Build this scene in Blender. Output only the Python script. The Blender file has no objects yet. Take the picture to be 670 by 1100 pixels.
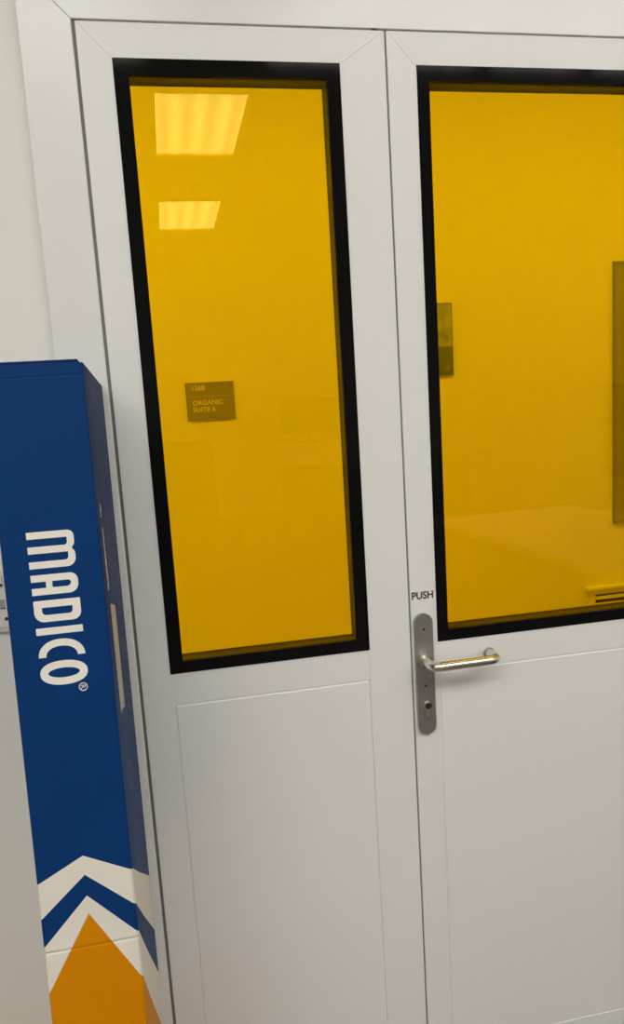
import bpy, bmesh, math, random
from mathutils import Vector, Matrix
random.seed(7)
SC = bpy.context.scene
COL = SC.collection
PI = math.pi

# ------------------------------------------------------------------ camera numbers
F_PX, CX, CY = 836.737, 353.334, 563.321
ROTV = Vector((0.154741, -0.1979605, -0.0740853))
CAM = Vector((-0.4123682, -1.365, 1.49813396))

# ------------------------------------------------------------------ helpers
def link(o):
    COL.objects.link(o); return o

def obj(name, bm, mat, parent=None, smooth=None):
    me = bpy.data.meshes.new(name)
    bmesh.ops.recalc_face_normals(bm, faces=bm.faces)
    if smooth:
        for f in bm.faces: f.smooth = True
        for e in bm.edges:
            if len(e.link_faces) == 2 and e.calc_face_angle() > math.radians(smooth): e.smooth = False
    bm.to_mesh(me); bm.free()
    mats = mat if isinstance(mat, (list, tuple)) else [mat]
    for m in mats: me.materials.append(m)
    o = link(bpy.data.objects.new(name, me))
    if parent: o.parent = parent
    return o

def empty(name, loc=(0, 0, 0), rot=(0, 0, 0)):
    o = link(bpy.data.objects.new(name, None)); o.location = loc; o.rotation_euler = rot
    o.empty_display_size = 0.05
    return o

def tag(o, label=None, cat=None, group=None, kind=None):
    if label: o['label'] = label
    if cat: o['category'] = cat
    if group: o['group'] = group
    if kind: o['kind'] = kind
    return o

def struct(o, label=None, cat=None):
    o['kind'] = 'structure'
    if label: o['label'] = label
    if cat: o['category'] = cat
    return o

def add_box(bm, x0, x1, y0, y1, z0, z1, bev=0.0, seg=2, mi=0):
    vs = [bm.verts.new(p) for p in ((x0, y0, z0), (x1, y0, z0), (x1, y1, z0), (x0, y1, z0),
                                    (x0, y0, z1), (x1, y0, z1), (x1, y1, z1), (x0, y1, z1))]
    fs = [bm.faces.new([vs[i] for i in q]) for q in ((0, 1, 2, 3), (7, 6, 5, 4), (0, 4, 5, 1), (1, 5, 6, 2), (2, 6, 7, 3), (3, 7, 4, 0))]
    for f in fs: f.material_index = mi
    if bev > 0:
        es = {e for f in fs for e in f.edges}
        bmesh.ops.bevel(bm, geom=list(es), offset=bev, segments=seg, affect='EDGES', profile=0.5, clamp_overlap=True)

def bx(*a, **k):
    bm = bmesh.new(); add_box(bm, *a, **k); return bm

def add_prism(bm, poly, y0, y1, bev=0.0, seg=2):
    """polygon in x,z extruded along y; poly is a list of (x,z)"""
    a = [bm.verts.new((x, y0, z)) for x, z in poly]; b = [bm.verts.new((x, y1, z)) for x, z in poly]
    n = len(poly); fs = [bm.faces.new(a), bm.faces.new(b[::-1])]
    for i in range(n): fs.append(bm.faces.new((a[i], b[i], b[(i + 1) % n], a[(i + 1) % n])))
    if bev > 0:
        es = {e for e in fs[0].edges}
        bmesh.ops.bevel(bm, geom=list(es), offset=bev, segments=seg, affect='EDGES', profile=0.5, clamp_overlap=True)

def prism(*a, **k):
    bm = bmesh.new(); add_prism(bm, *a, **k); return bm

def add_frame(bm, ox0, ox1, oz0, oz1, ix0, ix1, iz0, iz1, y0, y1, bev=0.0):
    """rectangular ring in x,z, thick along y"""
    def ring(x0, x1, z0, z1, y): return [bm.verts.new(p) for p in ((x0, y, z0), (x1, y, z0), (x1, y, z1), (x0, y, z1))]
    of, inf = ring(ox0, ox1, oz0, oz1, y0), ring(ix0, ix1, iz0, iz1, y0)
    ob, inb = ring(ox0, ox1, oz0, oz1, y1), ring(ix0, ix1, iz0, iz1, y1)
    for i in range(4):
        j = (i + 1) % 4
        bm.faces.new((of[i], of[j], inf[j], inf[i])); bm.faces.new((ob[j], ob[i], inb[i], inb[j]))
        bm.faces.new((of[j], of[i], ob[i], ob[j])); bm.faces.new((inf[i], inf[j], inb[j], inb[i]))
    if bev > 0:
        es = [e for e in bm.edges if all(abs(v.co.y - y0) < 1e-7 for v in e.verts) and
              not (any(v in of for v in e.verts) and any(v in inf for v in e.verts))]
        bmesh.ops.bevel(bm, geom=es, offset=bev, segments=2, affect='EDGES', profile=0.5, clamp_overlap=True)

def frame(*a, **k):
    bm = bmesh.new(); add_frame(bm, *a, **k); return bm

def add_tube(bm, pts, rad, n=20, cap=True, cap_bev=0.0):
    """sweep a circle along points; rad a number or a list"""
    pts = [Vector(p) for p in pts]; m = len(pts)
    rr = rad if isinstance(rad, (list, tuple)) else [rad] * m
    t0 = (pts[1] - pts[0]).normalized()
    up = Vector((0, 0, 1)) if abs(t0.z) < 0.9 else Vector((1, 0, 0))
    nrm = (up - t0 * up.dot(t0)).normalized(); rings = []; prev = t0
    for i, p in enumerate(pts):
        t = (pts[min(i + 1, m - 1)] - pts[max(i - 1, 0)]).normalized()
        q = prev.rotation_difference(t); nrm = (q @ nrm).normalized(); nrm = (nrm - t * nrm.dot(t)).normalized(); prev = t
        b = t.cross(nrm)
        rings.append([bm.verts.new(p + (nrm * math.cos(2 * PI * k / n) + b * math.sin(2 * PI * k / n)) * rr[i]) for k in range(n)])
    for i in range(m - 1):
        for k in range(n):
            l = (k + 1) % n
            bm.faces.new((rings[i][k], rings[i][l], rings[i + 1][l], rings[i + 1][k]))
    if cap:
        bm.faces.new(rings[0][::-1]); bm.faces.new(rings[-1])

def tube(*a, **k):
    bm = bmesh.new(); add_tube(bm, *a, **k); return bm

def fillet(pts, r, n=8):
    """polyline with rounded corners"""
    pts = [Vector(p) for p in pts]; out = [pts[0]]
    for i in range(1, len(pts) - 1):
        a, b, c = pts[i - 1], pts[i], pts[i + 1]
        d1, d2 = (a - b).normalized(), (c - b).normalized()
        ang = d1.angle(d2); t = min(r / math.tan(ang / 2), (a - b).length * .49, (c - b).length * .49)
        rr = t * math.tan(ang / 2)
        cen = b + (d1 + d2).normalized() * (rr / math.sin(ang / 2))
        s, e = b + d1 * t, b + d2 * t
        v0, v1 = s - cen, e - cen; tot = v0.angle(v1); ax = v0.cross(v1).normalized()
        for k in range(n + 1): out.append(cen + Matrix.Rotation(tot * k / n, 3, ax) @ v0)
    out.append(pts[-1]); return out

def curve_mesh(name, contours, mat, parent, mtx, thick=0.0003):
    """flat filled shapes (outer rings and holes) made into one thin mesh; contours in x,y"""
    cu = bpy.data.curves.new(name + '_outline', 'CURVE'); cu.dimensions = '2D'; cu.fill_mode = 'BOTH'; cu.extrude = thick / 2
    for c in contours:
        s = cu.splines.new('POLY'); s.points.add(len(c) - 1); s.use_cyclic_u = True
        for i, (x, y) in enumerate(c): s.points[i].co = (x, y, 0, 1)
    return _to_mesh(name, cu, mat, parent, mtx)

def text_mesh(name, body, size, mat, parent, mtx, align='LEFT', thick=0.0003, spacing=1.0, line=1.0, off=0.0):
    cu = bpy.data.curves.new(name + '_outline', 'FONT'); cu.body = body; cu.size = size; cu.align_x = align
    cu.extrude = thick / 2; cu.space_character = spacing; cu.space_line = line; cu.offset = off
    return _to_mesh(name, cu, mat, parent, mtx)

def _to_mesh(name, cu, mat, parent, mtx):
    tmp = link(bpy.data.objects.new(name + '_tmp', cu))
    dg = bpy.context.evaluated_depsgraph_get(); dg.update()
    me = bpy.data.meshes.new_from_object(tmp.evaluated_get(dg))
    bpy.data.objects.remove(tmp); bpy.data.curves.remove(cu)
    me.name = name; me.materials.clear(); me.materials.append(mat); me.transform(mtx)
    o = link(bpy.data.objects.new(name, me))
    if parent: o.parent = parent
    return o

# ------------------------------------------------------------------ materials
def lin(r, g, b):
    f = lambda c: (c / 255 / 12.92) if c / 255 <= 0.04045 else ((c / 255 + 0.055) / 1.055) ** 2.4
    return (f(r), f(g), f(b), 1)

class NT:
    def __init__(s, name):
        s.m = bpy.data.materials.new(name); s.m.use_nodes = True
        s.t = s.m.node_tree; s.t.nodes.clear()
        s.out = s.n('ShaderNodeOutputMaterial')
    def n(s, typ, **k):
        nd = s.t.nodes.new(typ)
        for a, b in k.items(): setattr(nd, a, b)
        return nd
    def l(s, a, b): s.t.links.new(a, b)
    def math(s, op, a, b=None, clamp=False):
        nd = s.n('ShaderNodeMath', operation=op); nd.use_clamp = clamp
        for i, v in enumerate((a, b)):
            if v is None: continue
            if isinstance(v, (int, float)): nd.inputs[i].default_value = v
            else: s.l(v, nd.inputs[i])
        return nd.outputs[0]

def principled(name, col, rough=0.5, metal=0.0, bump=None, var=None, spec=0.5, coat=0.0):
    """bump=(scale, strength[, detail]); var=(scale, amount) gently varies value"""
    k = NT(name); p = k.n('ShaderNodeBsdfPrincipled'); k.l(p.outputs[0], k.out.inputs[0])
    p.inputs['Base Color'].default_value = col if len(col) == 4 else (*col, 1)
    p.inputs['Roughness'].default_value = rough; p.inputs['Metallic'].default_value = metal
    p.inputs['Specular IOR Level'].default_value = spec; p.inputs['Coat Weight'].default_value = coat
    tc = k.n('ShaderNodeTexCoord')
    if var:
        nz = k.n('ShaderNodeTexNoise'); nz.inputs['Scale'].default_value = var[0]; nz.inputs['Detail'].default_value = 3
        k.l(tc.outputs['Object'], nz.inputs['Vector'])
        h = k.n('ShaderNodeHueSaturation'); h.inputs['Color'].default_value = p.inputs['Base Color'].default_value
        mr = k.n('ShaderNodeMapRange'); mr.inputs['From Min'].default_value = .3; mr.inputs['From Max'].default_value = .7
        mr.inputs['To Min'].default_value = 1 - var[1]; mr.inputs['To Max'].default_value = 1 + var[1]
        k.l(nz.outputs[0], mr.inputs[0]); k.l(mr.outputs[0], h.inputs['Value']); k.l(h.outputs[0], p.inputs['Base Color'])
    if bump:
        nz = k.n('ShaderNodeTexNoise'); nz.inputs['Scale'].default_value = bump[0]
        nz.inputs['Detail'].default_value = bump[2] if len(bump) > 2 else 2
        k.l(tc.outputs['Object'], nz.inputs['Vector'])
        b = k.n('ShaderNodeBump'); b.inputs['Strength'].default_value = bump[1]; b.inputs['Distance'].default_value = 0.001
        k.l(nz.outputs[0], b.inputs['Height']); k.l(b.outputs[0], p.inputs['Normal'])
    return k.m

M = {}
M['door'] = principled('white_powder_coat', (.80, .797, .775), .33, bump=(350, .04), spec=.4)
M['jamb'] = principled('white_frame_coat', (.79, .785, .765), .25, bump=(300, .03), spec=.45)
M['wall'] = principled('cream_wall_paint', (.80, .785, .735), .55, bump=(180, .08), var=(1.5, .015), spec=.3)
M['hallwall'] = principled('corridor_wall_paint', (.84, .83, .80), .6, bump=(180, .06), var=(1.2, .02), spec=.25)
M['ceil'] = principled('ceiling_paint', (.82, .81, .79), .8, bump=(60, .1))
M['floor'] = principled('grey_vinyl_floor', (.15, .135, .115), .4, bump=(40, .05), var=(30, .08))
M['hallfloor'] = principled('pale_corridor_floor', (.45, .43, .40), .4, bump=(40, .05), var=(30, .05))
M['skirt'] = principled('grey_skirting', (.14, .13, .12), .5)
M['black'] = principled('black_glazing_frit', (.006, .006, .006), .06, spec=.07)
M['inner_black'] = principled('black_sealant', (.008, .007, .006), .5)
M['spacer'] = principled('aluminium_spacer', (.055, .05, .045), .5, 0)
M['gasket'] = principled('grey_rubber_gasket', (.24, .235, .22), .7)
M['gasket_dark'] = principled('black_rubber_gasket', (.02, .02, .02), .7)
M['bolt'] = principled('blackened_steel', (.02, .02, .02), .4, .5)
M['plate'] = principled('satin_steel_plate', (.40, .395, .375), .42, .85, bump=(600, .05))
M['steel'] = principled('brushed_steel_lever', (.74, .71, .65), .24, 1.0)
M['steel_dark'] = principled('dark_lock_recess', (.05, .05, .05), .4, .6)
M['ink'] = principled('black_vinyl_letters', (.035, .035, .035), .5)
M['white_plastic'] = principled('white_plastic', (.78, .76, .70), .3)
M['grey_plastic'] = principled('grey_plastic', (.36, .36, .34), .35)
M['dark_hole'] = principled('dark_opening', (.02, .02, .02), .6)

def film_glass(name, tint, refl, refl_col):
    """a pane surface: tinted see-through plus a mirror reflection that rises at grazing angles"""
    k = NT(name)
    tr = k.n('ShaderNodeBsdfTransparent'); tr.inputs[0].default_value = (*tint, 1)
    gl = k.n('ShaderNodeBsdfGlossy'); gl.inputs['Color'].default_value = (*refl_col, 1); gl.inputs['Roughness'].default_value = 0.012
    lw = k.n('ShaderNodeLayerWeight'); lw.inputs['Blend'].default_value = .5
    f = k.math('POWER', lw.outputs['Facing'], 5.0)
    f = k.math('MULTIPLY', f, 1 - refl); f = k.math('ADD', f, refl)
    mx = k.n('ShaderNodeMixShader'); k.l(f, mx.inputs[0]); k.l(tr.outputs[0], mx.inputs[1]); k.l(gl.outputs[0], mx.inputs[2])
    k.l(mx.outputs[0], k.out.inputs[0]); return k.m
M['film'] = film_glass('yellow_window_film', (.93, .70, .015), .0205, (1, 1, .34))
M['glass'] = film_glass('clear_window_glass', (.98, .98, .97), .012, (1, 1, 1))

def lamp_mat(name, strength, period):
    """prismatic diffuser with soft brighter tubes running lengthwise (object x across)"""
    k = NT(name); e = k.n('ShaderNodeEmission'); k.l(e.outputs[0], k.out.inputs[0])
    e.inputs[0].default_value = (1, .975, .93, 1)
    tc = k.n('ShaderNodeTexCoord'); sp = k.n('ShaderNodeSeparateXYZ'); k.l(tc.outputs['Object'], sp.inputs[0])
    c = k.math('COSINE', k.math('MULTIPLY', sp.outputs[0], 2 * PI / period))
    nz = k.n('ShaderNodeTexNoise'); nz.inputs['Scale'].default_value = 9; k.l(tc.outputs['Object'], nz.inputs['Vector'])
    v = k.math('ADD', k.math('MULTIPLY', c, .20 * strength), strength * .70)
    v = k.math('ADD', v, k.math('MULTIPLY', nz.outputs[0], .55 * strength))
    k.l(v, e.inputs[1]); return k.m
M['lamp'] = lamp_mat('room_lamp_diffuser', 8.9, .14)
M['hall_lamp'] = lamp_mat('corridor_lamp_diffuser', 12.7, .15)
M['lamp_frame'] = principled('lamp_housing_white', (.75, .75, .73), .4)

def card(name, col, rough=.45, ripple=.35):
    """printed corrugated card: faint flutes across, two pressed crease lines, handling dents"""
    k = NT(name); p = k.n('ShaderNodeBsdfPrincipled'); k.l(p.outputs[0], k.out.inputs[0])
    p.inputs['Roughness'].default_value = rough; p.inputs['Specular IOR Level'].default_value = .07
    tc = k.n('ShaderNodeTexCoord'); sp = k.n('ShaderNodeSeparateXYZ'); k.l(tc.outputs['Object'], sp.inputs[0])
    mp = k.n('ShaderNodeMapping'); mp.inputs['Scale'].default_value = (6, 6, 110); k.l(tc.outputs['Object'], mp.inputs[0])
    n1 = k.n('ShaderNodeTexNoise'); n1.inputs['Scale'].default_value = 1.6; n1.inputs['Detail'].default_value = 2; k.l(mp.outputs[0], n1.inputs['Vector'])
    n2 = k.n('ShaderNodeTexNoise'); n2.inputs['Scale'].default_value = 14; n2.inputs['Detail'].default_value = 2; k.l(tc.outputs['Object'], n2.inputs['Vector'])
    def groove(z, w):
        d = k.math('ABSOLUTE', k.math('SUBTRACT', sp.outputs[2], z))
        return k.math('SUBTRACT', 1.0, k.math('DIVIDE', d, w), clamp=True)
    h = k.math('ADD', k.math('MULTIPLY', n1.outputs[0], .35), k.math('MULTIPLY', n2.outputs[0], .5))
    for z, w, a in ((1.544 - .7858, .0028, 1.5), (1.544 - .0165, .0022, .8), (1.544 - .425, .0015, .25), (1.544 - .31, .0015, .2)):
        h = k.math('SUBTRACT', h, k.math('MULTIPLY', groove(z, w), a))
    b = k.n('ShaderNodeBump'); b.inputs['Strength'].default_value = ripple; b.inputs['Distance'].default_value = .0016
    k.l(h, b.inputs['Height']); k.l(b.outputs[0], p.inputs['Normal'])
    hs = k.n('ShaderNodeHueSaturation'); hs.inputs['Color'].default_value = col
    v = k.math('ADD', k.math('MULTIPLY', n2.outputs[0], .12), .94); k.l(v, hs.inputs['Value'])
    k.l(hs.outputs[0], p.inputs['Base Color']); return k.m
M['c_blue'] = card('printed_blue_card', (.004, .037, .150, 1), .5)
M['c_blue_side'] = M['c_blue']
M['c_white'] = card('printed_white_card', (.74, .70, .62, 1), .6, .5)
M['c_orange'] = card('printed_orange_card', (.62, .225, .001, 1), .5)
M['c_ink'] = principled('white_card_ink', (.80, .77, .70), .5)
M['c_ink_dim'] = principled('pale_blue_card_ink', (.075, .085, .17), .6)
M['c_ink_side'] = principled('grey_white_card_ink', (.68, .66, .62), .6)
M['c_label'] = principled('paper_strip', (.50, .46, .39), .65)
M['seam'] = principled('card_seam_shadow_gap', (.01, .02, .05), .7)

# ------------------------------------------------------------------ camera
cd = bpy.data.cameras.new('camera'); cam = link(bpy.data.objects.new('camera', cd))
ang = ROTV.length
R = Matrix.Rotation(ang, 3, ROTV.normalized())
B = Matrix(((1, 0, 0), (0, 0, -1), (0, 1, 0)))
RW = R @ B                      # rows: camera right, down, forward in the world
rt, dn, fw = Vector(RW[0]), Vector(RW[1]), Vector(RW[2])
m3 = Matrix((rt, -dn, -fw)).transposed()
cam.matrix_world = Matrix.Translation(CAM) @ m3.to_4x4()
cd.sensor_fit = 'VERTICAL'; cd.sensor_height = 36; cd.lens = F_PX / 1100 * 36
cd.shift_x = (335 - CX) / 1100; cd.shift_y = (CY - 550) / 1100
cd.clip_start = 0.02
SC.camera = cam

# ------------------------------------------------------------------ measurements (metres)
GL, GC, GT = -.5026, 0.0, 2.1           # gap centres
FRL, FRR, FRT = -.5856, .983, 2.183     # frame outer edges
XR = .900                               # right edge of the active leaf
WY = .012                               # face of the wall
WT, WB = 2.046, 1.0277                  # black border top, bottom
PT, PB = .969, .1455                    # lower panel top, bottom
H_ROOM, H_HALL = 3.2, 2.85
RX0, RX1, RY = -3.3, 2.9, -8.0
HX0, HX1, HY = -3.0, 4.2, 1.5

# ------------------------------------------------------------------ setting
bm = bmesh.new()
add_box(bm, RX0, FRL, WY, .112, 0, H_ROOM); add_box(bm, FRR, RX1, WY, .112, 0, H_ROOM); add_box(bm, FRL, FRR, WY, .112, FRT, H_ROOM)
struct(obj('wall_front', bm, M['wall']))
struct(obj('wall_left', bx(RX0 - .1, RX0, RY, .112, 0, H_ROOM), M['wall']))
struct(obj('wall_right', bx(RX1, RX1 + .1, RY, .112, 0, H_ROOM), M['wall']))
struct(obj('wall_back', bx(RX0 - .1, RX1 + .1, RY - .1, RY, 0, H_ROOM), M['wall']))
struct(obj('floor', bx(RX0 - .1, RX1 + .1, RY - .1, .06, -.1, 0), M['floor']))
struct(obj('floor_corridor', bx(HX0 - .1, HX1 + .1, .06, HY + .1, -.1, 0), M['hallfloor']))
struct(obj('ceiling', bx(RX0 - .1, RX1 + .1, RY - .1, .112, H_ROOM, H_ROOM + .1), M['ceil']))
struct(obj('ceiling_corridor', bx(HX0 - .1, HX1 + .1, .112, HY + .1, H_HALL, H_HALL + .1), M['ceil']))
struct(obj('wall_corridor', bx(HX0 - .1, HX1 + .1, HY, HY + .1, 0, H_HALL), M['hallwall']))
struct(obj('wall_corridor_left', bx(HX0 - .1, HX0, .112, HY, 0, H_HALL), M['hallwall']))
struct(obj('wall_corridor_right', bx(HX1, HX1 + .1, .112, HY, 0, H_HALL), M['hallwall']))
bm = bmesh.new(); add_box(bm, RX1, HX1, .102, .112, 0, H_HALL); struct(obj('wall_corridor_front', bm, M['hallwall']))
struct(obj('baseboard_right', bx(RX1 - .015, RX1, RY, WY, 0, .16, bev=.003), M['skirt']))
struct(obj('baseboard_left', bx(RX0, RX0 + .015, RY, WY, 0, .16, bev=.003), M['skirt']))
struct(obj('baseboard_back', bx(RX0 + .015, RX1 - .015, RY, RY + .015, 0, .16, bev=.003), M['skirt']))
struct(obj('baseboard_corridor', bx(HX0, HX1, HY - .012, HY, 0, .12, bev=.003), M['skirt']))

# door frame: two jambs and a head, mitred
tr = struct(empty('trim_1', (0, 0, 0)), 'white metal frame around the double doors', 'door frame')
g = .0027
jl = [(FRL, 0), (GL - g, 0), (GL - g, GT + .0016), (FRL, FRT)]
obj('jamb', prism(jl, 0, .112, bev=.0022), M['jamb'], tr)
jr = [(XR + .0044, 0), (FRR, 0), (FRR, FRT), (XR + .0044, GT + .0016)]
obj('jamb', prism(jr, 0, .112, bev=.0022), M['jamb'], tr)
hd = [(FRL, FRT), (GL - g, GT + .0016), (XR + .0044, GT + .0016), (FRR, FRT)]
obj('head', prism(hd, 0, .112, bev=.0009), M['jamb'], tr)
bm = bmesh.new(); add_box(bm, GL - .004, GL + .006, .0055, .03, 0, GT); add_box(bm, XR - .004, XR + .006, .0055, .03, 0, GT)
obj('gasket', bm, M['gasket'], tr)
obj('gasket', bx(GL, XR, .011, .03, GT - .004, GT + .006), M['gasket_dark'], tr)

def grooved(x0, x1, y0, y1, z0, z1, wa=.0009, wb=.0029, d=.0016):
    """flat panel with a routed V groove round its edge"""
    bm = bmesh.new()
    def ring(i, y): return [bm.verts.new(p) for p in ((x0 + i, y, z0 + i), (x1 - i, y, z0 + i), (x1 - i, y, z1 - i), (x0 + i, y, z1 - i))]
    rs = [ring(0, y1), ring(0, y0), ring(wa, y0 + d), ring(wa + wb, y0)]
    for a, b in zip(rs, rs[1:]):
        for i in range(4): bm.faces.new((a[i], a[(i + 1) % 4], b[(i + 1) % 4], b[i]))
    bm.faces.new(rs[-1]); bm.faces.new(rs[0][::-1])
    return bm

def leaf(name, x0, x1, bl, br, pl, pr, label, fl, fr):
    """a flush door leaf: mitred stiles and top rail, middle rail, lower panel, bottom rail, double glazing"""
    t = struct(empty(name, ((x0 + x1) / 2, 0, 0)), label, 'door')
    def part(n, b, m, par=None, **k):
        o = obj(n, b, m, par or t, **k)
        if par is None: o.matrix_parent_inverse = Matrix.Translation((-(x0 + x1) / 2, 0, 0))
        return o
    z1 = GT - .0016; Y1 = .045; e = .00012
    sl, sr = pl, pr          # inner edges of stiles
    ro = z1 - (sl - x0)                       # where the mitre meets the inner edge
    part('stile', prism([(x0, .006), (sl, .006), (sl, WT - .004), (x0, z1)], 0, Y1, bev=.0005), M['door'])
    part('stile', prism([(sr, .006), (x1, .006), (x1, z1), (sr, WT - .004)], 0, Y1, bev=.0005), M['door'])
    part('top_rail', prism([(x0 + e, z1), (sl + e, WT - .004), (sr - e, WT - .004), (x1 - e, z1)], 0, Y1, bev=.0006), M['door'])
    part('middle_rail', bx(sl + e, sr - e, 0, Y1, PT, WB + .004, bev=.0003), M['door'])
    part('bottom_rail', bx(sl + e, sr - e, 0, Y1, .006, PB, bev=.0003), M['door'])
    part('lower_panel', grooved(pl + .0002, pr - .0002, 0, Y1 - .001, PB + .0002, PT - .0002), M['door'])
    ft, fb = 2.0205, 1.050
    part('glazing_border', frame(bl, br, WB, WT, fl, fr, fb, ft, -.0015, .003, bev=.0006), M['black'])
    part('glass_spacer', frame(fl - .006, fr + .006, fb - .006, ft + .006, fl, fr, fb, ft, .0065, .025), M['spacer'])
    part('inner_seal', frame(bl + .002, br - .002, WB + .003, WT - .003, fl, fr, fb, ft, .0252, .034), M['inner_black'])
    part('glass_pane', bx(bl + .003, br - .003, .0031, .0062, WB + .003, WT - .003), M['film'])
    part('glass_pane', bx(bl + .003, br - .003, .0342, .0375, WB + .003, WT - .003), M['glass'])
    part('back_bead', frame(bl + .001, br - .001, WB + .001, WT - .001, fl - .001, fr + .001, fb - .001, ft + .001, .038, Y1), M['black'])
    return t, part

d1, part1 = leaf('door_1', GL + g, GC - .0017, -.4486, -.0811, -.4459, -.0838,
                 'narrow left door leaf with tall yellow filmed window and no handle', -.4251, -.1052)
d2, part2 = leaf('door_2', GC + .0017, XR, .0526, .8450, .0540, .8436,
                 'wide right door leaf with yellow window, lever handle and PUSH lettering', .0744, .8232)
o = part1('astragal', bx(-.006, .006, .0055, .032, .006, GT - .004), M['gasket'])
o = part1('flush_bolt', bx(-.023, -.013, .0015, .02, GT - .0014, GT + .0013, bev=.0004), M['bolt'])

# door furniture on the right leaf
PX, PZ0, PZ1, PW = .0236, .848, 1.088, .0178
def stadium(cx, z0, z1, w, n=20):
    return [(cx + w * math.cos(a), z1 - w + w * math.sin(a)) for a in [PI * i / n for i in range(n + 1)]] + \
           [(cx + w * math.cos(a), z0 + w + w * math.sin(a)) for a in [PI + PI * i / n for i in range(n + 1)]]
hp = part2('handle_plate', prism(stadium(PX, PZ0, PZ1, PW), -.008, 0, bev=.0022, seg=3), M['plate'], smooth=50)
tag(hp, 'satin grey steel backplate with rounded ends')
def sub(n, b, m, par, **k):
    o = obj(n, b, m, par, **k); return o
for z in (1.0574, .946):
    b = bmesh.new(); add_tube(b, [(PX, -.0075, z), (PX, -.0083, z)], .0024, 14)
    add_box(b, PX - .0005, PX + .0005, -.0087, -.0082, z - .002, z + .002)
    sub('screw', b, M['steel_dark'], hp, smooth=40)
# euro cylinder: round barrel over a narrow foot, with a collar and a keyway
cz = .9065
b = bmesh.new()
n = 24; rr = .0082; fw_ = .0042
kp = [(PX + .001 + rr * math.cos(a), cz + rr * math.sin(a)) for a in [math.radians(-58) + math.radians(296) * i / n for i in range(n + 1)]]
kp += [(PX + .001 - fw_, cz - .0165)] + [(PX + .001 + fw_ * math.cos(a), cz - .0175 + fw_ * math.sin(a)) for a in [PI + PI * i / 8 for i in range(9)]] + [(PX + .001 + fw_, cz - .0165)]
add_prism(b, kp, -.0125, -.006, bev=.0006)
cyl = sub('lock_cylinder', b, M['steel'], hp, smooth=40)
sub('keyway', bx(PX + .0002, PX + .0018, -.0131, -.0124, cz - .006, cz + .003), M['dark_hole'], hp)
b = bmesh.new(); add_tube(b, [(PX + .001, -.0122, cz), (PX + .001, -.0128, cz)], .0060, 24); sub('cylinder_plug', b, M['steel_dark'], hp, smooth=40)
b = bmesh.new(); add_tube(b, [(PX, -.0078, .9965), (PX, -.0125, .9965)], .0128, 32); sub('handle_collar', b, M['steel'], hp, smooth=40)
# lever: out from the plate, along the door, back to the door
lp = fillet([(PX, -.010, .9965), (PX + .0005, -.056, .9972), (.1520, -.056, .9985), (.1520, -.012, .9960)], .020, 12)
b = bmesh.new(); add_tube(b, lp, .0092, 28)
lv = part2('lever_handle', b, M['steel'], smooth=45); tag(lv, 'bright tubular steel lever bent back to the door')
b = bmesh.new(); add_tube(b, [(.1520, -.0123, .9960), (.1520, -.0092, .9959)], .0112, 28); sub('lever_end_cap', b, M['plate'], lv, smooth=45)
# PUSH
mt = Matrix.Translation((.0048, -.00025, 1.1150)) @ Matrix.Rotation(PI / 2, 4, 'X')
tx = text_mesh('push_lettering', 'PUSH', .0198, M['ink'], None, mt, spacing=1.0, off=.0005)
xs = [v.co.x for v in tx.data.vertices]; s = (.0470 - .0050) / (max(xs) - min(xs)); x0 = min(xs)
for v in tx.data.vertices: v.co.x = .0050 + (v.co.x - x0) * s
tx.parent = d2; tx.matrix_parent_inverse = Matrix.Translation((-(GC + .0017 + XR) / 2, 0, 0)); tag(tx, 'small black letters reading PUSH')

# ------------------------------------------------------------------ the leaning carton
BW, BD, BL, TH = .1252, .2891, 1.544, .0828
Tc = Vector((-.5149, 0, 1.5387)); Uv = Vector((0, math.sin(TH), math.cos(TH))); Dv = Vector((0, math.cos(TH), -math.sin(TH)))
base = Tc - BD * Dv - BW * Vector((1, 0, 0)) - BL * Uv
carton = empty('cardboard_box', base, (-TH, 0, 0))
tag(carton, 'tall blue cardboard carton with white vertical lettering and orange arrow, leaning on the door frame', 'box')
PK = [.6579, .6848, .7143, .7395]; EG = [.6890, .7390, .7785, .8450]; BK = [.850, .950, 1.030, 1.140]
mid = BW / 2
def bounds(u, dd):
    if dd <= .0045 and 0 <= u <= BW:
        t = min(1, abs(u - mid) / (mid)); f = [a + (b - a) * t for a, b in zip(PK, EG)]
    else:
        t = max(0, min(1, dd / BD)); f = [a + (b - a) * t for a, b in zip(EG, BK)]
    return [0.0] + f + [BL]
r = .0045; sec = []
def arc(cx, cy, a0, a1, n=4): return [(cx + r * math.cos(a0 + (a1 - a0) * i / n), cy + r * math.sin(a0 + (a1 - a0) * i / n)) for i in range(n + 1)]
sec += arc(r, r, PI, 1.5 * PI) + [(mid, 0)] + arc(BW - r, r, 1.5 * PI, 2 * PI) + [(BW, BD * .35), (BW, BD * .7)] + \
       arc(BW - r, BD - r, 0, .5 * PI) + arc(r, BD - r, .5 * PI, PI) + [(0, BD * .7), (0, BD * .35)]
bm = bmesh.new(); rows = []
for (u, dd) in sec:
    rows.append([bm.verts.new((u, dd, BL - v)) for v in bounds(u, dd)])
ns = len(sec)
for i in range(ns):
    j = (i + 1) % ns
    for k in range(5):
        f = bm.faces.new((rows[i][k + 1], rows[j][k + 1], rows[j][k], rows[i][k])); f.material_index = k
bm.faces.new([rw[0] for rw in rows]).material_index = 0
bm.faces.new([rw[-1] for rw in rows][::-1]).material_index = 4
obj('carton_body', bm, [M['c_blue'], M['c_white'], M['c_blue'], M['c_white'], M['c_orange']], carton, smooth=30)
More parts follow.
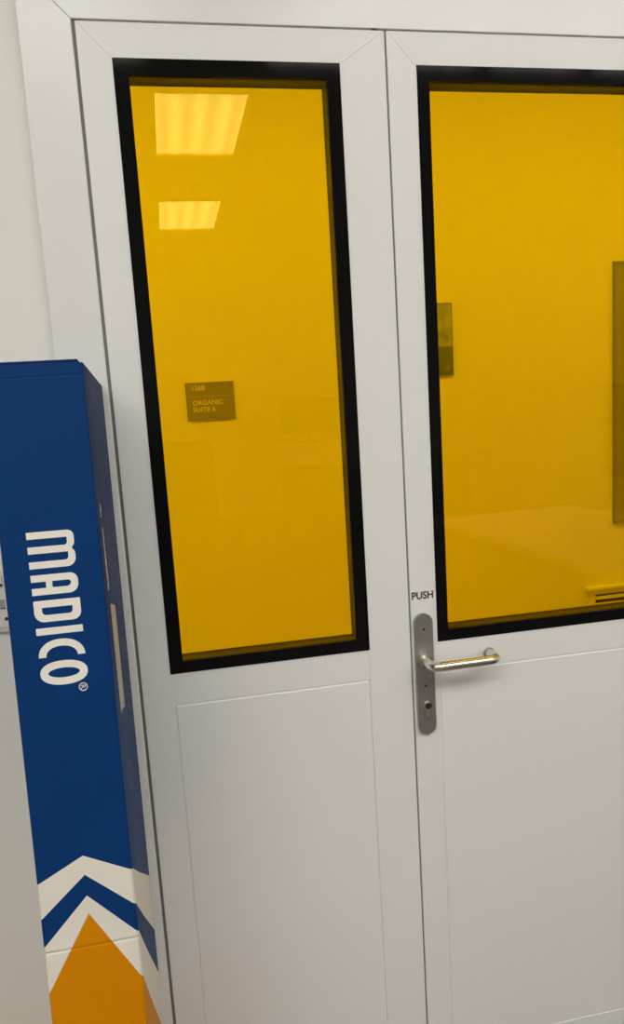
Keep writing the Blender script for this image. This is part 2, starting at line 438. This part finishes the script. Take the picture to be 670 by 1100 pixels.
# folded lid on the top
bm = bmesh.new()
add_box(bm, .0015, BW - .006, .0008, BD - .002, BL + .0012, BL + .0046, bev=.0012)
obj('top_flap', bm, M['c_blue'], carton)
obj('flap_seam', bx(.003, BW - .008, .002, BD - .004, BL - .0005, BL + .0013), M['seam'], carton)

# lettering on the carton front: drawn in (v down the box, u across)
def rrect(v0, v1, u0, u1, rad, n=8):
    """rounded rectangle; rad = radii at (v0,u0),(v1,u0),(v1,u1),(v0,u1)"""
    out = []
    for (cv, cu, a0), q in zip(((v0, u0, PI), (v1, u0, 1.5 * PI), (v1, u1, 0), (v0, u1, .5 * PI)), rad):
        sv = cv + (q if cv == v0 else -q); su = cu + (q if cu == u0 else -q)
        if q == 0: out.append((cv, cu)); continue
        for i in range(n + 1):
            a = a0 + .5 * PI * i / n; out.append((sv + q * math.cos(a), su + q * math.sin(a)))
    return out
def ell(cv, cu, av, au, a0=0, a1=2 * PI, n=48, p=1.0):
    o = []
    for i in range(n + (0 if abs(a1 - a0 - 2 * PI) < 1e-6 else 1)):
        a = a0 + (a1 - a0) * i / n; c, s = math.cos(a), math.sin(a)
        o.append((cv + av * math.copysign(abs(c) ** p, c), cu + au * math.copysign(abs(s) ** p, s)))
    return o
U0, U1, ST = .0336, .0926, .0092
def arch(v0, v1, ra, rb):
    c = rrect(v0, v1, U0, U1, (0, 0, rb, ra)); hole = rrect(v0 + ST, v1 - ST, U0, U1 - ST * .98, (0, 0, max(.001, rb - .0065), max(.001, ra - .0065)))
    # outline walks round the outside, then back round the counter
    a = [c[1]] + c[2:] + [c[0]]
    b = [hole[0]] + hole[2:][::-1] + [hole[1]]
    return a + b
def em():
    # one outline: two joined arches over three legs
    q = lambda cv, cu, r, a0, a1, n=8: [(cv + r * math.cos(a0 + (a1 - a0) * i / n), cu + r * math.sin(a0 + (a1 - a0) * i / n)) for i in range(n + 1)]
    D = PI / 180
    o = [(.2158, U0)]
    o += q(.2158 + .0085, U1 - .0085, .0085, 180 * D, 90 * D) + q(.2398 - .0080, U1 - .0080, .0080, 90 * D, 35 * D)
    o += q(.2398 + .0080, U1 - .0080, .0080, 145 * D, 90 * D) + q(.2640 - .0115, U1 - .0115, .0115, 90 * D, 0)
    o += [(.2640, U0), (.2640 - ST, U0)]
    ut = U1 - ST * .98
    o += q(.2640 - ST - .0045, ut - .0045, .0045, 0, 90 * D) + [(.2444, ut), (.2444, U0), (.2352, U0)]
    o += q(.2352 - .0040, ut - .0040, .0040, 0, 90 * D) + [(.2158 + ST, ut), (.2158 + ST, U0)]
    return o
glyphs = [
    ('M', [em()]),
    ('A', [arch(.2723, .2990, .0100, .0120)]), ('A2', [rrect(.2812, .2902, .0520, .0602, (0, 0, 0, 0))]),
    ('D', [rrect(.3064, .3350, U0, U1, (.0015, .0125, .0110, .0008)), rrect(.3159, .3258, .0436, .0822, (.0005, .0050, .0050, .0005))]),
    ('I', [rrect(.3429, .3521, U0, U1, (.0005,) * 4)]),
    ('C', [ell(.3822, .0630, .0232, .0295, .5 * PI, 1.5 * PI, 40, .93) + ell(.3822, .0630, .0138, .0200, 1.5 * PI, .5 * PI, 40, .93)]),
    ('O', [ell(.4044, .0633, .0163, .0302, p=.9), ell(.4044, .0633, .0066, .0200)]),
    ('ring', [ell(.4268, .0856, .0057, .0057), ell(.4268, .0856, .0046, .0046)]),
]
# (a, b) of the outline plane -> local (x=u, y just in front, z=BL-v)
TM = Matrix(((0, 1, 0, 0), (0, 0, 1, -.00025), (-1, 0, 0, BL), (0, 0, 0, 1)))
pieces = []
for nm, cs in glyphs:
    pieces.append(curve_mesh('letter', cs, M['c_ink'], None, TM))
# the small R inside the ring
rm = text_mesh('letter', 'R', .0095, M['c_ink'], None, TM @ Matrix.Translation((.4238, .0823, 0)))
pieces.append(rm)
def join(name, parts, mat, parent):
    bm = bmesh.new()
    for o in parts:
        bm.from_mesh(o.data); me = o.data; bpy.data.objects.remove(o); bpy.data.meshes.remove(me)
    return obj(name, bm, mat, parent)
lt = join('lettering', pieces, M['c_ink'], carton); tag(lt, 'big white letters running down the carton')
# printing on the right side: a dim text line, a pale paper strip, fine print
def side_marks(name, rects, mat):
    bm = bmesh.new()
    for d0, d1, v0, v1 in rects: add_box(bm, BW - .0002, BW + .0003, d0, d1, BL - v1, BL - v0)
    return obj(name, bm, mat, carton)
rects = []
v = .188
while v < .206: h = random.uniform(.0012, .003); rects.append((.042 + random.uniform(0, .004), .056 - random.uniform(0, .005), v, v + h)); v += h + .0009
v = .2205
while v < .308:
    h = random.uniform(.0012, .0032); q = .006 if v < .255 else .010
    rects.append((.046 + random.uniform(0, .004), .050 + q + random.uniform(0, .004), v, v + h)); v += h + random.uniform(.0007, .0016)
side_marks('side_print', rects, M['c_ink_side'])
rects = []
for row in range(8):
    v = .20; d0 = .10 + row * .022
    while v < .53:
        h = random.uniform(.003, .012); rects.append((d0, d0 + .007, v, v + h)); v += h + random.uniform(.002, .005)
    if row < 3: rects = [q for q in rects if not (q[0] < .145 and q[3] > .32)]
side_marks('fine_print', rects, M['c_ink_dim'])
st = side_marks('paper_strip', [(.060, .128, .329, .484)], M['c_label'])
for v_ in st.data.vertices: v_.co.z -= (v_.co.y - .06) * .2
tag(st, 'pale paper strip with fine print')
rects = []
v = .336
while v < .487:
    h = random.uniform(.002, .006); rects.append((.066, .071, v, v + h)); rects.append((.100, .104, v, v + h * .8)); v += h + .002
for cols in (rects[0::2], rects[1::2]):
    bm = bmesh.new()
    for d0, d1_, v0, v1 in cols: add_box(bm, BW + .0002, BW + .0005, d0, d1_, BL - v1, BL - v0)
    obj('strip_print', bm, M['grey_plastic'], st)

# ------------------------------------------------------------------ socket on the wall at the left
so = empty('wall_socket', (-.76, WY, 1.19)); tag(so, 'white double wall socket half hidden behind the blue carton', 'socket')
def sp(n, b, m, par=so, **k):
    o = obj(n, b, m, par, **k)
    if par is so: o.matrix_parent_inverse = Matrix.Translation((.76, -WY, -1.19))
    return o
sx0, sx1, sz0, sz1 = -.838, -.690, 1.1365, 1.2445
sp('face_plate', bx(sx0, sx1, WY - .009, WY, sz0, sz1, bev=.0025, seg=3), M['white_plastic'], smooth=40)
for cx in (-.790, -.722):
    rk = sp('rocker_switch', bx(cx - .012, cx + .012, WY - .0125, WY - .008, 1.2175, 1.2365, bev=.0012), M['white_plastic'])
    sp('rocker_mark', bx(cx - .010, cx + .012, WY - .0128, WY - .0122, 1.2175, 1.2215), M['dark_hole'], rk)
    sk = sp('socket_insert', bx(cx - .021, cx + .024, WY - .0115, WY - .008, 1.1455, 1.2010, bev=.001), M['white_plastic'])
    sp('pin_slot', bx(cx + .004, cx + .013, WY - .0118, WY - .011, 1.1795, 1.1945), M['grey_plastic'], sk)
    sp('pin_slot', bx(cx + .004, cx + .013, WY - .0119, WY - .0112, 1.1780, 1.1798), M['dark_hole'], sk)
    for q in (-.014, .012):
        b = bmesh.new(); add_tube(b, [(cx + q, WY - .0113, 1.1605), (cx + q, WY - .0119, 1.1605)], .0032, 12); sp('pin_hole', b, M['dark_hole'], sk)

# ------------------------------------------------------------------ corridor beyond the glass
sg = empty('room_sign', (-.258, HY, 1.511)); tag(sg, 'small dark room sign reading 1268 ORGANIC SUITE 6 behind the left yellow window', 'sign')
M['sign'] = principled('dark_sign_plastic', (.27, .25, .235), .4)
M['sign_line'] = principled('sign_divider', (.42, .40, .37), .4)
M['sign_ink'] = principled('pale_sign_letters', (.74, .72, .66), .5)
SI = Matrix.Translation((.258, -HY, -1.511))
def gp(n, b, m):
    o = obj(n, b, m, sg); o.matrix_parent_inverse = SI; return o
gx0, gx1, gz0, gz1 = -.3435, -.1715, 1.4445, 1.5785
gp('sign_plate', bx(gx0, gx1, HY - .008, HY, gz0, gz1, bev=.001), M['sign'])
bm = bmesh.new(); add_box(bm, gx0 + .003, gx1 - .002, HY - .0088, HY - .0078, 1.5270, 1.5290); add_box(bm, gx0 + .012, gx0 + .0135, HY - .0088, HY - .0078, 1.529, 1.573)
gp('sign_divider', bm, M['sign_line'])
TXM = lambda x, z: Matrix.Translation((x, HY - .0083, z)) @ Matrix.Rotation(PI / 2, 4, 'X')
for body, x, z, s in (('1268', gx0 + .020, 1.5510, .0235), ('ORGANIC', gx0 + .0215, 1.4990, .0235), ('SUITE 6', gx0 + .0215, 1.4745, .0235)):
    o = text_mesh('sign_lettering', body, s, M['sign_ink'], sg, TXM(x, z), off=.0005, spacing=1.04); o.matrix_parent_inverse = SI

po = empty('wall_poster', (.56, HY, 1.69)); tag(po, 'narrow dark poster seen at left edge of the right yellow window', 'poster')
M['post_a'] = principled('olive_poster_print', (.33, .36, .30), .5, var=(25, .35))
M['post_b'] = principled('dark_green_poster_print', (.13, .155, .10), .5, var=(30, .2))
M['post_f'] = principled('poster_border', (.20, .19, .16), .5)
PI_ = Matrix.Translation((-.56, -HY, -1.69))
def pp(n, b, m):
    o = obj(n, b, m, po); o.matrix_parent_inverse = PI_; return o
pp('poster_board', bx(.455, .664, HY - .012, HY, 1.556, 1.8225, bev=.001), M['post_f'])
pp('poster_picture', bx(.460, .660, HY - .0126, HY - .0118, 1.664, 1.818), M['post_a'])
pp('poster_caption', bx(.460, .662, HY - .0127, HY - .0118, 1.560, 1.658), M['post_b'])
b = bmesh.new(); add_frame(b, .632, .648, 1.573, 1.587, .635, .645, 1.576, 1.584, HY - .0131, HY - .0125); pp('poster_emblem', b, M['post_a'])

db = empty('corridor_notice_board', (1.58, HY, 1.44)); tag(db, 'dark brown framed board at right edge of the right yellow window', 'board')
M['board'] = principled('dark_board_face', (.31, .29, .27), .5, var=(4, .05))
M['board_f'] = principled('dark_board_frame', (.25, .235, .22), .4)
DI = Matrix.Translation((-1.58, -HY, -1.44))
for n_, b_, m_ in (('board_panel', bx(1.343, 1.87, HY - .010, HY, .933, 1.946), M['board']),
                   ('board_frame', frame(1.333, 1.88, .923, 1.956, 1.343, 1.87, .933, 1.946, HY - .016, HY, bev=.002), M['board_f'])):
    o = obj(n_, b_, m_, db); o.matrix_parent_inverse = DI

vg = empty('vent_grille', (1.55, HY, .5)); tag(vg, 'louvred wall grille low on the corridor wall behind the right yellow window', 'grille')
VI = Matrix.Translation((-1.55, -HY, -.5))
def vp(n, b, m):
    o = obj(n, b, m, vg); o.matrix_parent_inverse = VI; return o
M['vent'] = principled('vent_white_metal', (.80, .79, .76), .6, spec=.2); M['vent_in'] = principled('vent_dark_inside', (.10, .06, .04), .8)
vp('grille_back', bx(1.246, 1.85, HY - .006, HY, .33, .634), M['vent_in'])
vp('grille_frame', frame(1.226, 1.87, .31, .654, 1.246, 1.85, .33, .634, HY - .02, HY, bev=.002), M['vent'])
vp('grille_ledge', bx(1.205, 1.89, HY - .034, HY, .656, .668, bev=.002), M['vent'])
for i in range(9):
    z = .612 - i * .030
    vp('grille_slat', prism([(0, 0)] * 0 or [(1.247, z), (1.849, z), (1.849, z + .013), (1.247, z + .013)], HY - .018, HY - .006), M['vent'])

# ------------------------------------------------------------------ lamps
def ceiling_light(x, y, w, l, h, mat, label, group):
    t = empty('ceiling_light', (x, y, h)); tag(t, label, 'ceiling light', group)
    o = obj('light_frame', frame2(w, l), M['lamp_frame'], t)
    d = obj('diffuser', bx(-w / 2 + .012, w / 2 - .012, -l / 2 + .012, l / 2 - .012, -.018, -.006), mat, t)
    return t
def frame2(w, l):
    bm = bmesh.new()
    add_frame(bm, -w / 2, w / 2, -l / 2, l / 2, -w / 2 + .012, w / 2 - .012, -l / 2 + .012, l / 2 - .012, 0, .028, bev=.001)
    bmesh.ops.transform(bm, matrix=Matrix(((1, 0, 0, 0), (0, 0, 1, 0), (0, -1, 0, 0), (0, 0, 0, 1))) , verts=bm.verts)
    bmesh.ops.translate(bm, vec=(0, 0, 0), verts=bm.verts)
    return bm
def cam_ray(u, v):
    return (rt * ((u - CX) / F_PX) + dn * ((v - CY) / F_PX) + fw)
def mirror_hit(u, v, h):
    d = cam_ray(u, v); t = (h - .018 - CAM.z) / d.z; P = CAM + d * t; return P.x, .0062 - P.y
a, b_ = mirror_hit(163, 97, H_ROOM), mirror_hit(270, 97, H_ROOM); c_ = mirror_hit(161, 165, H_ROOM)
e_ = mirror_hit(160, 215, H_ROOM)
LW = b_[0] - a[0]; LL = a[1] - c_[1]; LX = (a[0] + b_[0]) / 2; LY1 = a[1] - LL / 2; STEP = a[1] - e_[1]
names = ['near', 'middle', 'far']
for X, y, lab in ((LX, LY1, 'middle ceiling troffer mirrored as the larger light in the left window'),
                  (LX, LY1 - STEP, 'rear ceiling troffer mirrored as the smaller light in the left window'),
                  (LX + -2.35, -2.33, 'first added fill troffer from left in the front row'),  # front row: unseen lamps added to brighten the doors, no known fixtures
                  (LX + -1.75, -2.33, 'second added fill troffer from left in the front row'),
                  (LX + -1.15, -2.33, 'third added fill troffer from left in the front row'),
                  (LX + -0.56, -2.33, 'fourth added fill troffer from left in the front row'),
                  (LX + 0.56, -2.33, 'fifth added fill troffer from left in the front row'),
                  (LX + 1.15, -2.33, 'sixth added fill troffer from left in the front row'),
                  (LX + 1.75, -2.33, 'seventh added fill troffer from left in the front row'),
                  (LX + 2.35, -2.33, 'eighth added fill troffer from left in the front row'),
                  (LX - 2.35, LY1 - .6, 'ceiling troffer over the left side behind the front row')):
    ceiling_light(X, y, LW, LL, H_ROOM, M['lamp'], lab, 'room ceiling lights')
for i, X in enumerate((-2.2, -.65, .95, 2.5)):
    ceiling_light(X, .40, 1.2, .30, H_HALL, M['hall_lamp'], 'corridor ceiling light beyond the doors, %s of four' % ['leftmost', 'second from left', 'third from left', 'rightmost'][i], 'corridor ceiling lights')

# ------------------------------------------------------------------ things in the room that the glass reflects
M['bench_top'] = principled('pale_bench_top', (.78, .76, .70), .4); M['bench_dark'] = principled('dark_bench_front', (.06, .055, .05), .5)
lb = empty('lab_bench', (1.1, -6.2, 0)); tag(lb, 'long lab bench with pale top standing behind the viewer', 'bench')
LI = Matrix.Translation((-1.1, 6.2, 0))
for n_, b2, m_ in (('bench_top', bx(.6, 2.6, -6.6, -5.98, .86, 1.07, bev=.01), M['bench_top']), ('bench_front', bx(.68, 2.52, -6.55, -6.05, .1, .86), M['bench_dark'])):
    o = obj(n_, b2, m_, lb); o.matrix_parent_inverse = LI
for q in (.7, 2.5):
    for w_ in (-6.5, -6.1):
        o = obj('leg', bx(q - .03, q + .03, w_ - .03, w_ + .03, 0, .1), M['bench_dark'], lb); o.matrix_parent_inverse = LI
ch = empty('office_chair', (-.30, -4.0, 0), (0, 0, .25)); tag(ch, 'dark swivel office chair standing in the room behind the viewer', 'chair')
M['chair'] = principled('dark_chair_fabric', (.03, .03, .035), .8); M['chair_p'] = principled('black_chair_plastic', (.02, .02, .02), .4)
def soft(name, x0, x1, y0, y1, z0, z1, bev, m, rot=0.0):
    o = obj(name, bx(x0, x1, y0, y1, z0, z1, bev=bev, seg=4), m, ch, smooth=60)
    if rot: o.data.transform(Matrix.Translation((0, (y0 + y1) / 2, z0)) @ Matrix.Rotation(rot, 4, 'X') @ Matrix.Translation((0, -(y0 + y1) / 2, -z0)))
    return o
soft('seat', -.25, .25, -.24, .24, .43, .53, .045, M['chair'])
soft('backrest', -.23, .23, .21, .29, .60, 1.28, .038, M['chair'], -.10)
obj('back_bar', tube(fillet([(0, .05, .42), (0, .31, .42), (0, .33, .85)], .06), .018), M['chair_p'], ch, smooth=50)
for q in (-1, 1): obj('armrest', tube(fillet([(q * .24, .05, .46), (q * .30, .05, .46), (q * .30, .02, .68), (q * .30, -.20, .69)], .03), .02), M['chair_p'], ch, smooth=50)
obj('gas_column', tube([(0, 0, .10), (0, 0, .26), (0, 0, .27), (0, 0, .44)], [.03, .03, .018, .018]), M['chair_p'], ch, smooth=50)
for k_ in range(5):
    a_ = 2 * PI * k_ / 5
    lg = obj('leg', tube([(0, 0, .10), (.30 * math.cos(a_), .30 * math.sin(a_), .075)], [.026, .016]), M['chair_p'], ch, smooth=50)
    cx_, cy_ = .29 * math.cos(a_), .29 * math.sin(a_)
    obj('caster', tube([(cx_ - .02 * math.sin(a_), cy_ + .02 * math.cos(a_), .03), (cx_ + .02 * math.sin(a_), cy_ - .02 * math.cos(a_), .03)], .03), M['chair_p'], lg, smooth=50)
mo = empty('computer_monitor', (.95, -6.3, 1.07)); tag(mo, 'dark computer monitor standing on the pale lab bench', 'monitor')
obj('screen', bx(-.28, .28, -.02, .02, .10, .44, bev=.008), M['chair_p'], mo)
obj('stand', tube([(0, -.02, .012), (0, -.03, .25)], .022), M['chair_p'], mo, smooth=50)
obj('foot', bx(-.12, .12, -.11, .07, 0, .014, bev=.004), M['chair_p'], mo)
sb = empty('side_bench', (1.15, -1.4, 0), (0, 0, -.103)); tag(sb, 'dark fronted side bench with pale worktop standing right of the viewer', 'bench')
obj('worktop', bx(-.30, .45, -.75, .75, .87, .90, bev=.004), M['bench_top'], sb)
obj('cabinet_front', bx(-.27, .42, -.72, .72, .10, .87, bev=.003), M['bench_dark'], sb)
obj('plinth', bx(-.22, .40, -.70, .70, 0, .10), M['bench_dark'], sb)
for q in (-.36, 0, .36):
    dd_ = obj('drawer', bx(-.288, -.268, q - .17, q + .17, .16, .84, bev=.003), M['bench_dark'], sb)
    obj('drawer_handle', tube(fillet([(-.288, q - .06, .78), (-.315, q - .06, .78), (-.315, q + .06, .78), (-.288, q + .06, .78)], .01), .005, 10), M['steel'], dd_, smooth=50)
nb = empty('wall_noticeboard', (RX1, -3.5, 1.1)); tag(nb, 'dark noticeboard on the right wall of the room', 'board')
NI = Matrix.Translation((-RX1, 3.5, -1.1))
for n_, b2, m_ in (('board_panel', bx(RX1 - .015, RX1, -4.18, -2.8, .78, 1.48), M['bench_dark']), ('board_rail', bx(RX1 - .03, RX1, -4.2, -2.78, .74, .78), M['bench_top'])):
    o = obj(n_, b2, m_, nb); o.matrix_parent_inverse = NI

# ------------------------------------------------------------------ view
w = bpy.data.worlds.new('world'); SC.world = w; w.use_nodes = True
w.node_tree.nodes['Background'].inputs[0].default_value = (.5, .5, .5, 1); w.node_tree.nodes['Background'].inputs[1].default_value = .05
SC.view_settings.view_transform = 'Standard'; SC.view_settings.look = 'None'; SC.view_settings.gamma = 1; SC.view_settings.use_curve_mapping = False
SC.view_settings.exposure = 0.02
SC.cycles.max_bounces = 10; SC.cycles.diffuse_bounces = 6; SC.cycles.transparent_max_bounces = 16
